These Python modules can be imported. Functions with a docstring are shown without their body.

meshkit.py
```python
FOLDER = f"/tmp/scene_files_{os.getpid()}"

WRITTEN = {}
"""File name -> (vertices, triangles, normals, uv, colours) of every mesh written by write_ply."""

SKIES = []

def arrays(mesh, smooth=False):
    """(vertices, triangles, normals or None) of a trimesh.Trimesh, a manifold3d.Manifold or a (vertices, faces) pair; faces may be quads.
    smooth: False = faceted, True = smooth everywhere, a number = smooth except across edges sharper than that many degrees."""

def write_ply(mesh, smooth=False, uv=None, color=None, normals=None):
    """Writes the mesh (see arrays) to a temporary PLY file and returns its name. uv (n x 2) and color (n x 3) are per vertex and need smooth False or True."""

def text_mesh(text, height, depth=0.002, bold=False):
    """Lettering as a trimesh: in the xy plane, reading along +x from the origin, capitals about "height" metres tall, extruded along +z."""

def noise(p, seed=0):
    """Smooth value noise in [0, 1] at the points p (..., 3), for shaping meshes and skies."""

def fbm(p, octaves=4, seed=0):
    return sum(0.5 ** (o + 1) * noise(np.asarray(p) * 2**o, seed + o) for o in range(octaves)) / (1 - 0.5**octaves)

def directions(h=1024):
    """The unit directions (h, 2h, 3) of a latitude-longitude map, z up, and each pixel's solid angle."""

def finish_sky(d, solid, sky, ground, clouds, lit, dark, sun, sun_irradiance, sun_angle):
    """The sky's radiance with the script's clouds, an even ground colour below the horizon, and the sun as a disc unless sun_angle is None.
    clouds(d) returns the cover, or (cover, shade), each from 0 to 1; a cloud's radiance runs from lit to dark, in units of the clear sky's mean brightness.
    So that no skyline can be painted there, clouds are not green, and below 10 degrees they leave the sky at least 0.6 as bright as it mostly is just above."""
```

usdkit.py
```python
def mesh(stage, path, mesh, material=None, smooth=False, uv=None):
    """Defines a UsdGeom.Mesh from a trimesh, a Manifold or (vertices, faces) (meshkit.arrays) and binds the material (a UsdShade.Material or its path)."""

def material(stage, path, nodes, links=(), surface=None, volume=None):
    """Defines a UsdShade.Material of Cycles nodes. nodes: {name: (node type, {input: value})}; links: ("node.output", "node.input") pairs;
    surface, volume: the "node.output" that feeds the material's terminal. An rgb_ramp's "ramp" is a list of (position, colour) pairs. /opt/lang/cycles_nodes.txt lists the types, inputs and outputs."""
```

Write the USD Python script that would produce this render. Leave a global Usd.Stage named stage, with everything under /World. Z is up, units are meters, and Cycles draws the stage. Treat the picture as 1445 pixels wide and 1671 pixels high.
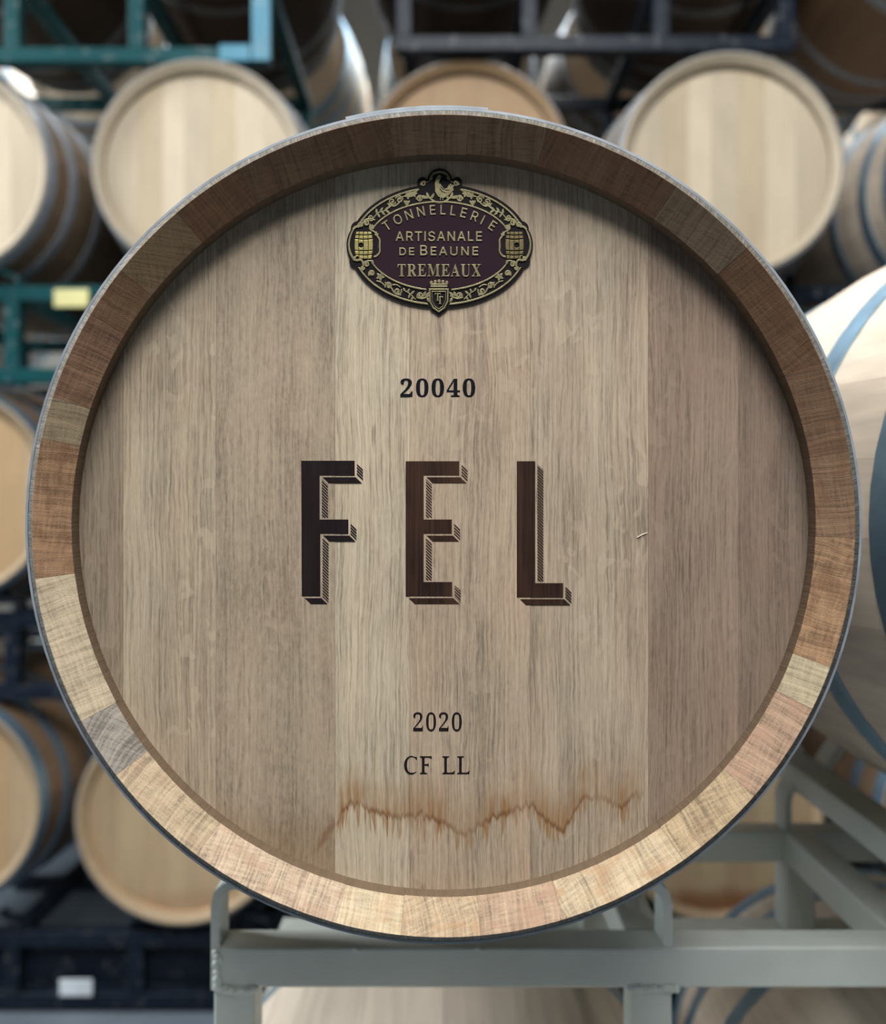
import math, random, re
import numpy as np
import trimesh
from shapely import affinity
from shapely.geometry import Polygon, Point, LineString, box as sbox
from shapely.ops import unary_union
import usdkit
from pxr import Usd, UsdGeom, UsdLux, Gf, Sdf, UsdShade

random.seed(7)
rng = np.random.default_rng(7)
stage = Usd.Stage.CreateInMemory()
UsdGeom.SetStageUpAxis(stage, 'Z')
UsdGeom.SetStageMetersPerUnit(stage, 1.0)
UsdGeom.Xform.Define(stage, '/World')
UsdGeom.Scope.Define(stage, '/World/Looks')

# ------------------------------------------------------------------ camera, light, exposure
W, H, F = 1445.0, 1671.0, 1479.0          # frame and focal length in pixels
ZC = 1.45                                  # eye height
cam = UsdGeom.Camera.Define(stage, '/World/camera')
cam.AddTranslateOp().Set((0, 0, ZC)); cam.AddRotateXOp().Set(90)
cam.CreateHorizontalApertureAttr(36.0); cam.CreateVerticalApertureAttr(36.0 * H / W)
cam.CreateFocalLengthAttr(F / W * 36.0)
cam.CreateFStopAttr(3.5); cam.CreateFocusDistanceAttr(0.685)
cam.CreateClippingRangeAttr((0.05, 200))
cam.CreateExposureAttr(0.0)

dome = UsdLux.DomeLight.Define(stage, '/World/sky_light')
dome.CreateColorAttr((0.80, 0.90, 1.0)); dome.CreateIntensityAttr(0.025)


def rect_light(name, loc, rot, w, h, power, col=(1, 1, 1)):
    l = UsdLux.RectLight.Define(stage, '/World/' + name)
    l.AddTranslateOp().Set(loc); l.AddRotateXYZOp().Set(rot)
    l.CreateWidthAttr(w); l.CreateHeightAttr(h)
    l.CreateIntensityAttr(power); l.CreateColorAttr(col)


# high-bay lamps over the aisles of the barrel hall
rect_light('aisle_lamp', (0.0, -0.80, 4.2), (27, 0, 0), 2.2, 1.9, 16.5, (1.0, 0.985, 0.965))
rect_light('side_lamp', (-3.3, 1.55, 3.9), (0, -48, 0), 1.3, 1.2, 27.0, (0.96, 0.985, 1.0))
rect_light('door_daylight', (-6.0, 1.9, 1.7), (0, -90, 0), 2.6, 2.0, 6.5, (0.84, 0.93, 1.0))
rect_light('rear_lamp', (0.0, 5.0, 5.2), (0, 0, 0), 6.0, 0.6, 85.0, (0.88, 0.95, 1.0))


# ------------------------------------------------------------------ material building
class Ref(str):
    pass


class NB:
    def __init__(s):
        s.nodes, s.links, s.k = {}, [], 0

    def n(s, kind, out, **kw):
        s.k += 1
        name = f'n{s.k}'
        const = {}
        for a, v in kw.items():
            if isinstance(v, Ref):
                s.links.append((str(v), f'{name}.{a}'))
            else:
                const[a] = v
        s.nodes[name] = (kind, const)
        return Ref(f'{name}.{out}')

    def tex(s):
        return s.n('texture_coordinate', 'object')

    def map(s, v, scale=(1, 1, 1), loc=(0, 0, 0), rot=(0, 0, 0)):
        return s.n('mapping', 'vector', mapping_type='point', vector=v, scale=scale, location=loc, rotation=rot)

    def noise(s, v, scale, loc=(0, 0, 0), detail=2.0, rough=0.5, dist=0.0):
        return s.n('noise_texture', 'fac', vector=s.map(v, scale, loc), scale=1.0, detail=detail, roughness=rough, distortion=dist)

    def math(s, t, a, b=0.5, c=0.0, clamp=False):
        return s.n('math', 'value', math_type=t, value1=a, value2=b, value3=c, use_clamp=clamp)

    def rng(s, v, a, b, c=0.0, d=1.0, smooth=False):
        return s.n('map_range', 'result', range_type='smoothstep' if smooth else 'linear', value=v, from_min=a, from_max=b, to_min=c, to_max=d, clamp=True)

    def mix(s, f, a, b, t='mix'):
        return s.n('mix_color', 'result', blend_type=t, fac=f, a=a, b=b)

    def ramp(s, v, stops):
        return s.n('rgb_ramp', 'color', fac=v, ramp=stops)

    def xyz(s, v):
        r = s.n('separate_xyz', 'x', vector=v).split('.')[0]
        return Ref(r + '.x'), Ref(r + '.y'), Ref(r + '.z')

    def comb(s, x, y, z):
        return s.n('combine_xyz', 'vector', x=x, y=y, z=z)

    def done(s, name, **kw):
        out = s.n('principled_bsdf', 'BSDF', **kw)
        return usdkit.material(stage, '/World/Looks/' + name, s.nodes, s.links, surface=str(out))


def srgb(r, g, b):
    return tuple((c / 255 / 12.92) if c / 255 < 0.04045 else ((c / 255 + 0.055) / 1.055) ** 2.4 for c in (r, g, b))


def mul(c, k):
    return tuple(x * k for x in c)


def plain(name, col, rough=0.5, metal=0.0, var=0.12, scale=9.0, bump=0.0, spec=0.5):
    b = NB()
    t = b.tex()
    f = b.rng(b.noise(t, (scale,) * 3, detail=4), 0.3, 0.7)
    kw = dict(base_color=b.mix(f, mul(col, 1 - var), mul(col, 1 + var)), roughness=rough, metallic=metal, specular_ior_level=spec)
    if bump:
        kw['normal'] = b.n('bump', 'normal', height=b.noise(t, (scale * 30,) * 3, detail=3), strength=bump, distance=0.001)
    return b.done(name, **kw)


# ------------------------------------------------------------------ prim helpers
taken = {}


def path_of(name, parent):
    base = (str(parent.GetPath()) if parent is not None else '/World') + '/'
    k = taken.get(base + name, -1) + 1
    taken[base + name] = k
    return base + (name if k == 0 else f'{name}_{k:03d}')


def tag(p, label=None, cat=None, group=None, kind=None):
    for k, v in (('label', label), ('category', cat), ('group', group), ('kind', kind)):
        if v:
            p.SetCustomDataByKey(k, v)
    return p


def thing(name, loc, label, cat, group=None, rotz=0):
    x = UsdGeom.Xform.Define(stage, path_of(name, None))
    x.AddTranslateOp().Set(tuple(map(float, loc)))
    x.AddRotateZOp().Set(float(rotz))
    return tag(x.GetPrim(), label, cat, group)


def obj(name, mesh, mat, parent=None, smooth=30, label=None):
    p = usdkit.mesh(stage, path_of(name, parent), mesh, mat, smooth=smooth).GetPrim()
    if label:
        tag(p, label)
    return p


def copy_of(root, loc, label, group=None, rotz=0):
    name = re.sub(r'_\d{3}$', '', root.GetName())
    x = UsdGeom.Xform.Define(stage, path_of(name, None))
    p = x.GetPrim()
    p.GetReferences().AddInternalReference(root.GetPath())
    p.SetInstanceable(True)
    p.GetAttribute('xformOp:translate').Set(Gf.Vec3d(*map(float, loc)))
    p.GetAttribute('xformOp:rotateZ').Set(float(rotz))
    return tag(p, label, root.GetCustomDataByKey('category'), group)


def cat(*ms):
    return trimesh.util.concatenate(list(ms))


def ext(poly, depth, yback):
    """A shape drawn in the x-z plane, pushed towards the camera side from y = yback."""
    ms = [trimesh.creation.extrude_polygon(g, depth, engine='earcut') for g in getattr(poly, 'geoms', [poly]) if g.geom_type == 'Polygon' and g.area > 1e-10]
    m = cat(*ms)
    v = m.vertices.copy()
    m.vertices = np.stack([v[:, 0], yback - v[:, 2], v[:, 1]], 1)
    return m


def rbox(lo, hi, r=0.004):
    """A box with rounded long edges."""
    lo, hi = np.array(lo, float), np.array(hi, float)
    d = hi - lo
    ax = int(np.argmax(d))
    a, b = [i for i in range(3) if i != ax]
    r = min(r, d[a] * 0.45, d[b] * 0.45)
    poly = sbox(lo[a] + r, lo[b] + r, hi[a] - r, hi[b] - r).buffer(r, quad_segs=3)
    m = trimesh.creation.extrude_polygon(poly, d[ax], engine='earcut')
    v = np.zeros_like(m.vertices)
    v[:, a], v[:, b], v[:, ax] = m.vertices[:, 0], m.vertices[:, 1], m.vertices[:, 2] + lo[ax]
    m = trimesh.Trimesh(v, m.faces, process=False)
    if ax == 1:
        m.invert()
    return m


def grid_mesh(loops, closed_u=False, closed_v=True):
    """Quads between successive loops of points."""
    L = np.array(loops)
    n, m = L.shape[:2]
    q = []
    for i in range(n if closed_u else n - 1):
        for j in range(m if closed_v else m - 1):
            a, b = i * m + j, i * m + (j + 1) % m
            c, d = ((i + 1) % n) * m + (j + 1) % m, ((i + 1) % n) * m + j
            q += [[a, b, c], [a, c, d]]
    return L.reshape(-1, 3), q


# ------------------------------------------------------------------ barrel geometry
RB, RE, LEN = 0.352, 0.2994, 0.95


def r_out(y):
    t = (y - LEN / 2) / (LEN / 2)
    return RB - (RB - RE) * t * t


def stave_mesh(half, ys, na=3, dr=0.0, centre=0.0, lift=0.0):
    thick = 0.027
    outer = [(0.0, 0.2950), (0.006, r_out(0.006))] + [(y, r_out(y)) for y in ys] + [(LEN - 0.006, r_out(0.006)), (LEN, 0.2950)]
    inner = [(0.018, 0.2742 + dr), (0.0345, 0.2752)] + [(y, r_out(y) - thick) for y in ys] + [(LEN - 0.0345, 0.2752), (LEN - 0.018, 0.2742)]
    prof = outer + inner[::-1]
    k = len(outer)
    loops = []
    for a in np.linspace(-half, half, na + 1):
        a += centre
        loops.append([(r * math.sin(a), y, r * math.cos(a) + lift) for y, r in prof])
    v, q = grid_mesh(loops)
    m = len(prof)
    for i in range(k - 1):
        a, b, c, d = i, i + 1, m - 2 - i, m - 1 - i
        q += [[a, b, c], [a, c, d]]
        o = na * m
        q += [[o + a, o + c, o + b], [o + a, o + d, o + c]]
    t = trimesh.Trimesh(v, q, process=False)
    if t.volume < 0:
        t.invert()
    return t


def hoop_mesh(y0, y1, th=0.0018, n=72, a0=0.0, a1=2 * math.pi, off=0.0002, lift=0.0):
    ys = np.linspace(y0, y1, 3)
    prof = [(y, r_out(y) + off + th) for y in ys] + [(y, r_out(y) + off) for y in ys[::-1]]
    full = a1 - a0 > 6.28
    loops = [[(r * math.cos(a), y, r * math.sin(a) + lift) for y, r in prof] for a in np.linspace(a0, a1, n, endpoint=not full)]
    v, q = grid_mesh(loops, closed_u=full)
    if not full:
        m, e = len(prof), (n - 1) * len(prof)
        q += [[0, 2, 1], [0, 3, 2], [0, 5, 3], [3, 5, 4], [e, e + 1, e + 2], [e, e + 2, e + 3], [e, e + 3, e + 5], [e + 3, e + 4, e + 5]]
    t = trimesh.Trimesh(v, q, process=False)
    if t.volume < 0:
        t.invert()
    return t


def head_polys(cuts, R=0.2768):
    disc = Point(0, 0).buffer(R, quad_segs=40)
    e = [-1] + list(cuts) + [1]
    return [disc.intersection(sbox(a + 0.00008, -1, b - 0.00008, 1)) for a, b in zip(e[:-1], e[1:])]


# ------------------------------------------------------------------ materials
def oak_face(name, dark, base, light, seed=0, fleck=0.4, mott=0.4, contrast=1.0, stain=False, seep=False):
    b = NB()
    t = b.tex()
    o = (seed * 3.7, 0, seed * 1.9)
    w = b.noise(t, (11, 1, 4.5), o, detail=2)
    x, y, z = b.xyz(t)
    xw = b.math('multiply_add', b.math('subtract', w, 0.5), 0.014, x)
    w2 = b.noise(t, (75, 1, 48), o, detail=2)
    xw = b.math('multiply_add', b.math('subtract', w2, 0.5), 0.0030, xw)
    p = b.comb(xw, 0.0, z)
    g1 = b.noise(p, (540, 1, 12), o, detail=3, rough=0.65)
    g2 = b.noise(p, (1250, 1, 70), o, detail=2, rough=0.65)
    band = b.noise(p, (38, 1, 0.9), o, detail=3, rough=0.6)
    mt = b.noise(t, (330, 1, 130), o, detail=3, rough=0.7)
    cloud = b.noise(t, (13, 1, 9), o, detail=3)
    s = b.math('multiply', b.math('subtract', g1, 0.5), 1.7 * contrast)
    s = b.math('multiply_add', b.math('subtract', g2, 0.5), 0.75 * contrast, s)
    s = b.math('multiply_add', b.math('subtract', band, 0.5), 0.9, s)
    s = b.math('multiply_add', b.math('subtract', mt, 0.5), mott, s)
    s = b.math('multiply_add', b.math('subtract', cloud, 0.5), 0.7, s)
    s = b.math('add', s, 0.5, clamp=True)
    col = b.ramp(s, [(0.0, dark), (0.5, base), (1.0, light)])
    pk = b.rng(b.noise(t, (21, 1, 8), (seed * 2.2, 0, 7), detail=3, rough=0.6), 0.42, 0.66)
    col = b.mix(b.math('multiply', pk, 0.55), col, b.mix(1.0, col, (1.03, 0.93, 0.90), 'multiply'))
    # medullary ray flecks: pale, smooth-edged blotches that lie across the grain
    fk = b.noise(b.map(t, (75, 1, 46), o), (1, 1, 1), detail=1.5, dist=0.9)
    zone = b.rng(b.noise(t, (16, 1, 7), (seed * 5.1, 0, 4), detail=1), 0.40, 0.60, smooth=True)
    fk = b.math('multiply', b.rng(fk, 0.57, 0.605, smooth=True), zone)
    col = b.mix(b.math('multiply', fk, fleck), col, mul(light, 1.02))
    # dark pores: short vertical dashes
    po = b.noise(p, (620, 1, 30), (seed, 0, 9), detail=1)
    pz = b.rng(b.noise(t, (24, 1, 6), (9 + seed, 0, 1), detail=2), 0.52, 0.68, smooth=True)
    col = b.mix(b.math('multiply', b.math('multiply', b.rng(po, 0.60, 0.70), pz), 0.55), col, mul(dark, 0.45))
    if stain:
        # tide mark of a leak: measured along the head, ragged along the grain
        pts = [(545, 1350), (566, 1315), (583, 1311), (604, 1322), (637, 1334), (666, 1334), (687, 1329), (703, 1336), (726, 1344), (753, 1364), (774, 1352), (799, 1337), (832, 1325), (867, 1313), (886, 1336), (915, 1357), (932, 1336), (950, 1302), (982, 1303), (1013, 1319), (1036, 1297), (1060, 1300)]
        px = b.math('multiply_add', x, 1 / SH, 722.5 + BX / SH)
        py = b.math('multiply_add', z, -1 / SH, 835.5 - (BZ - RB) / SH)
        u = b.rng(px, 545, 1060)
        yl = b.ramp(u, [((a - 545) / 515, ((c - 1280) / 100,) * 3) for a, c in pts])
        ylp = b.math('multiply_add', b.n('rgb_to_bw', 'val', color=yl), 100.0, 1280.0)
        jag = b.math('multiply', b.math('subtract', b.noise(p, (300, 1, 7), detail=3, rough=0.7), 0.5), 44.0)
        d = b.math('subtract', b.math('add', py, jag), ylp)
        drip = b.math('multiply', b.rng(b.noise(p, (420, 1, 2), (4, 0, 0), detail=1), 0.42, 0.66), 34.0)
        d2 = b.math('subtract', d, drip)
        inside = b.math('multiply', b.rng(px, 546, 551), b.rng(px, 1020, 1057, 1, 0))
        streak = b.rng(b.noise(p, (380, 1, 9), (8, 0, 0), detail=2), 0.30, 0.62, 0.35, 1)
        halo = b.math('multiply', b.rng(d, -84, 2, 0, 1, True), b.rng(d2, -6, 10, 1, 0, True))
        line = b.math('multiply', b.rng(d, -9, 0, 0, 1, True), b.rng(d, 0, 6, 1, 0, True))
        patch = b.rng(b.noise(t, (30, 1, 22), (3, 0, 3), detail=3), 0.36, 0.56, 0.42, 1)
        f1 = b.math('multiply', b.math('multiply', halo, inside), b.math('multiply', b.math('multiply', streak, patch), 1.0))
        f2 = b.math('multiply', b.math('multiply', line, inside), b.math('multiply', patch, 0.75))
        col = b.mix(f1, col, srgb(140, 104, 64))
        col = b.mix(f2, col, srgb(108, 70, 38))
    if seep:
        # short reddish seep beside the tide mark and a faint brown wash low on the board
        px = b.math('multiply_add', x, 1 / SH, 722.5 + BX / SH)
        py = b.math('multiply_add', z, -1 / SH, 835.5 - (BZ - RB) / SH)
        wn = b.math('multiply_add', b.math('subtract', b.noise(t, (90, 1, 60), detail=3), 0.5), 26.0, px)
        dd = b.math('absolute', b.math('multiply_add', b.math('subtract', wn, 530.0), 0.86, b.math('multiply', b.math('subtract', py, 1365.0), 0.51)))
        f = b.math('multiply', b.rng(dd, 1.0, 9.0, 1, 0, True), b.math('multiply', b.rng(py, 1325, 1345, 0, 1), b.rng(py, 1378, 1398, 1, 0)))
        col = b.mix(b.math('multiply', f, 0.6), col, srgb(112, 70, 48))
        wash = b.math('multiply', b.rng(b.math('add', py, b.math('multiply', b.noise(t, (30, 1, 12), detail=3), 90.0)), 1330, 1420, 0, 1, True), 0.35)
        col = b.mix(wash, col, srgb(134, 104, 70))
    hgt = b.math('multiply_add', g1, 0.6, b.math('multiply', g2, 0.4))
    nrm = b.n('bump', 'normal', height=hgt, strength=0.22, distance=0.0006)
    return b.done(name, base_color=col, roughness=b.rng(s, 0, 1, 0.62, 0.5), specular_ior_level=0.3, normal=nrm)


def end_grain(name, c, seed, tilt=0.0, bend=0.0, blotch=None, blot=0.0, k=1.0, rayk=1.0):
    """Sawn chime of one stave: growth rings run through its thickness, rays across them; grey weathered bevel outside, brown wall inside."""
    b = NB()
    t = b.tex()
    x, y, z = b.xyz(t)
    zz = b.math('subtract', z, 0.285)
    xb = b.math('multiply_add', b.math('multiply', zz, zz), bend, x)
    wob = b.noise(t, (60, 1, 60), (seed, 0, 0), detail=1)
    xb = b.math('multiply_add', b.math('subtract', wob, 0.5), 0.004, xb)
    p = b.n('mapping', 'vector', mapping_type='point', vector=b.comb(xb, 0.0, zz), rotation=(0, tilt, 0), scale=(1, 1, 1), location=(0, 0, 0))
    o = (seed * 2.3, 0, seed * 1.1)
    ring = b.noise(p, (430, 1, 22), o, detail=3, rough=0.6)
    wide = b.noise(p, (110, 1, 8), o, detail=2)
    ray = b.noise(p, (55, 1, 620), o, detail=2, rough=0.5)
    pore = b.noise(p, (1250, 1, 900), o, detail=2)
    cl = b.noise(t, (55, 1, 75), o, detail=3)
    s = b.math('multiply', b.math('subtract', ring, 0.5), 1.35 * k)
    s = b.math('multiply_add', b.math('subtract', wide, 0.5), 0.7 * k, s)
    s = b.math('multiply_add', b.math('subtract', ray, 0.5), 0.75 * rayk * k, s)
    s = b.math('multiply_add', b.math('subtract', pore, 0.5), 0.7 * k, s)
    s = b.math('multiply_add', b.math('subtract', cl, 0.5), 0.6 * k, s)
    s = b.math('add', s, 0.5, clamp=True)
    col = b.ramp(s, [(0, mul(c, 0.52)), (0.5, c), (1, mul(c, 1.33))])
    if blotch is not None:
        f = b.rng(b.noise(t, (42, 1, 95), (seed * 7, 0, 2), detail=3, rough=0.6), 0.46, 0.66, smooth=True)
        col = b.mix(b.math('multiply', f, blot), col, b.mix(0.6, blotch, col, 'mix') if False else blotch)
    r = b.math('sqrt', b.math('add', b.math('multiply', x, x), b.math('multiply', z, z)))
    rj = b.math('multiply_add', b.math('subtract', b.noise(t, (300, 1, 300), detail=2), 0.5), 0.0012, r)
    front = b.math('less_than', y, 0.0075)
    cham = b.math('multiply', b.rng(rj, 0.2951, 0.2958), front)
    gn = b.noise(p, (520, 1, 60), (seed, 0, 4), detail=3, rough=0.7)
    gcol = b.ramp(b.rng(gn, 0.3, 0.7), [(0, srgb(70, 67, 60)), (0.55, srgb(104, 101, 94)), (1, srgb(140, 138, 132))])
    col = b.mix(cham, col, gcol)
    wall = b.rng(y, 0.0182, 0.0190)
    wn = b.noise(t, (300, 40, 300), detail=2)
    col = b.mix(wall, col, b.mix(wn, srgb(94, 79, 63), srgb(120, 102, 82)))
    nrm = b.n('bump', 'normal', height=s, strength=0.35, distance=0.0006)
    return b.done(name, base_color=col, roughness=0.72, specular_ior_level=0.25, normal=nrm)


def oak_body(name, c, var=0.25, rim=None):
    """Weathered stave wood for barrels at a distance; grain runs along the barrel (y)."""
    b = NB()
    t = b.tex()
    g = b.noise(t, (70, 3, 70), detail=3, rough=0.6)
    cl = b.noise(t, (7, 4, 7), detail=3)
    s = b.math('multiply_add', b.math('subtract', g, 0.5), 1.2, b.math('multiply_add', b.math('subtract', cl, 0.5), 0.9, 0.5), clamp=True)
    col = b.ramp(s, [(0, mul(c, 1 - var)), (1, mul(c, 1 + var))])
    if rim is not None:
        x, y, z = b.xyz(t)
        col = b.mix(b.math('less_than', y, 0.0195), col, b.ramp(s, [(0, mul(rim, .82)), (1, mul(rim, 1.15))]))
    return b.done(name, base_color=col, roughness=0.6, specular_ior_level=0.35)


def oak_far(name, c, seed=0, leak=0.0):
    """Planed head board of a barrel at a distance; grain runs upright."""
    b = NB()
    t = b.tex()
    g = b.noise(t, (130, 1, 4), (seed, 0, seed), detail=3, rough=0.6)
    cl = b.noise(t, (9, 1, 5), (seed * 2, 0, 0), detail=3)
    s = b.math('multiply_add', b.math('subtract', g, 0.5), 0.9, b.math('multiply_add', b.math('subtract', cl, 0.5), 0.8, 0.5), clamp=True)
    col = b.ramp(s, [(0, mul(c, 0.74)), (1, mul(c, 1.24))])
    if leak:
        x, y, z = b.xyz(t)
        d = b.math('multiply_add', b.math('subtract', b.noise(t, (14, 1, 6), (5, 0, 0), detail=3), 0.5), 0.09, z)
        f = b.rng(d, 0.10, 0.155, 1, 0, True)
        col = b.mix(b.math('multiply', f, leak), col, srgb(126, 74, 34))
    return b.done(name, base_color=col, roughness=0.55, specular_ior_level=0.3)


def steel(name, col, rough=0.38, scale=40.0):
    b = NB()
    t = b.tex()
    f = b.rng(b.noise(t, (scale,) * 3, detail=4, rough=0.65), 0.3, 0.7)
    return b.done(name, base_color=b.mix(f, mul(col, 0.72), mul(col, 1.2)), metallic=0.9, roughness=b.rng(f, 0, 1, rough + 0.12, rough - 0.06),
                  normal=b.n('bump', 'normal', height=f, strength=0.1, distance=0.0005))


# ------------------------------------------------------------------ setting: floor, walls, ceiling
m_floor = plain('concrete_floor', srgb(104, 114, 124), 0.45, scale=3.0, var=0.2)
m_wall = plain('painted_wall', srgb(120, 116, 108), 0.8, scale=1.2, var=0.06)
m_ceil = plain('ceiling_paint', srgb(96, 98, 100), 0.9, scale=1.2, var=0.05)


def struct(name, lo, hi, mat, label):
    p = obj(name, trimesh.creation.box(bounds=[lo, hi]), mat, smooth=False)
    tag(p, label, None, None, 'structure')


struct('floor', (-8, -4, -0.2), (8, 9, 0.0), m_floor, 'smooth blue-grey concrete floor of the barrel hall')
struct('wall_back', (-8, 8.0, 0.0), (8, 8.2, 6.2), m_wall, 'pale back wall behind the barrel racks')
struct('wall_left', (-8.2, -4, 0.0), (-8, 8.2, 6.2), m_wall, 'pale left wall of the hall')
struct('wall_right', (8, -4, 0.0), (8.2, 8.2, 6.2), m_wall, 'pale right wall of the hall')
struct('ceiling', (-8.2, -4, 6.2), (8.2, 8.2, 6.4), m_ceil, 'plain light ceiling of the hall')

# ------------------------------------------------------------------ the front barrel
DH = 0.685                                  # distance of the head's face from the eye
SH = (DH - 0.0005) / F                      # metres per pixel on the head
BX, BZ = 0.0004, -0.0100                    # the barrel's axis relative to the eye


def loc(px, py):
    return (px - 722.5) * SH - BX, (835.5 - py) * SH - BZ + RB


front = thing('wine_barrel', (BX, 0.65, ZC + BZ - RB), 'big oak wine barrel in the foreground with a dark plum and gold oval plaque', 'barrel')
#        end angle (deg, ccw from the right), tone, tilt, bend, blotch, amount, contrast
PINK, ORG, BRN = mul(srgb(186, 150, 126), .8), mul(srgb(190, 152, 114), .8), mul(srgb(128, 94, 70), .85)
S = [
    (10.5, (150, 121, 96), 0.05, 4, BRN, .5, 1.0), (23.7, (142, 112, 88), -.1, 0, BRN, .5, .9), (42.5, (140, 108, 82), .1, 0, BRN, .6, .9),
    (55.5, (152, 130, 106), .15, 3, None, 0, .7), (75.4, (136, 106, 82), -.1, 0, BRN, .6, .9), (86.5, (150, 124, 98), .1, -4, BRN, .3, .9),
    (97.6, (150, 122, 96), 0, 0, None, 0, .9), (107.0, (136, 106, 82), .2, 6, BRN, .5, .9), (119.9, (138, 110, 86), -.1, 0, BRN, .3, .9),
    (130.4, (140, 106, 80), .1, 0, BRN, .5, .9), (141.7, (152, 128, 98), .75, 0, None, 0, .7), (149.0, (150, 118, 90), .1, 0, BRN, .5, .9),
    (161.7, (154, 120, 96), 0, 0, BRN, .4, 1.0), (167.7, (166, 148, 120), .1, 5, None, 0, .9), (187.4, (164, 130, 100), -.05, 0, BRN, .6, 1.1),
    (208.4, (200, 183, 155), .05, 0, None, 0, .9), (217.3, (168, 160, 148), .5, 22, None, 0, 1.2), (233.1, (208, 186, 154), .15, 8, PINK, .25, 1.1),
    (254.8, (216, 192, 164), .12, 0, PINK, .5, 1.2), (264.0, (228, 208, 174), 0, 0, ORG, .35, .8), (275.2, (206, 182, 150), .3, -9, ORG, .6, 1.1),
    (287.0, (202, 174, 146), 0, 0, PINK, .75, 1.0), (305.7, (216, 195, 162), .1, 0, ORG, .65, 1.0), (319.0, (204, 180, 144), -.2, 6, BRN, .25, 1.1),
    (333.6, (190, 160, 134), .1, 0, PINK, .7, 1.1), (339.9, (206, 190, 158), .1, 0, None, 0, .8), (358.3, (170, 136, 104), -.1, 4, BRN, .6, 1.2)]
prev = S[-1][0] - 360
YS = [0.05, 0.11, 0.2, 0.3, 0.475, 0.65, 0.75, 0.84, 0.9]
for i, (a1, c, tilt, bend, blo, amt, k) in enumerate(S):
    half = math.radians(a1 - prev) / 2
    mid = (a1 + prev) / 2
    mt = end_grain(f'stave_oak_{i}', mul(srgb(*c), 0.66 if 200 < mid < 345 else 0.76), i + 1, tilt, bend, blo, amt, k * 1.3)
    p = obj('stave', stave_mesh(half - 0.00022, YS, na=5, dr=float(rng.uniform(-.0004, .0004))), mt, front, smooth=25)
    x = UsdGeom.Xformable(p)
    x.AddTranslateOp().Set((0, 0, RB)); x.AddRotateYOp().Set(90 - mid)
    prev = a1

# the head: eight upright boards, each of its own tone
HB = [(200, (138, 124, 106), (1.0, .35, .4)), (352, (164, 150, 129), (1.1, .4, .45)), (546, (156, 141, 121), (.85, .25, 1.0)),
      (668, (178, 165, 143), (1.2, .2, .4)), (865, (166, 149, 128), (1.1, .3, .6)), (1058, (165, 150, 130), (1.15, .35, .4)),
      (1205, (138, 120, 104), (1.0, .3, .55)), (1500, (126, 110, 96), (.95, .28, .6))]
cuts = [(c[0] - 722.5) * SH - BX for c in HB[:-1]]
for i, (poly, (_, c, (k, fl, mo))) in enumerate(zip(head_polys(cuts), HB)):
    cc = srgb(*c)
    mt = oak_face(f'head_oak_{i}', mul(cc, 0.50), cc, mul(cc, 1.34), seed=i + 1, fleck=fl, mott=mo, contrast=k, stain=i in (3, 4, 5), seep=i == 2)
    y = 0.035 - (0.0 if i % 2 else 0.0002)
    obj('head_board', ext(affinity.translate(poly, 0, RB), 0.02, y + 0.02), mt, front, smooth=False)
obj('rear_head', ext(affinity.translate(Point(0, 0).buffer(.2768, quad_segs=24), 0, RB), 0.02, LEN - 0.035), oak_far('rear_oak', srgb(190, 165, 130)), front, smooth=False)

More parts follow.
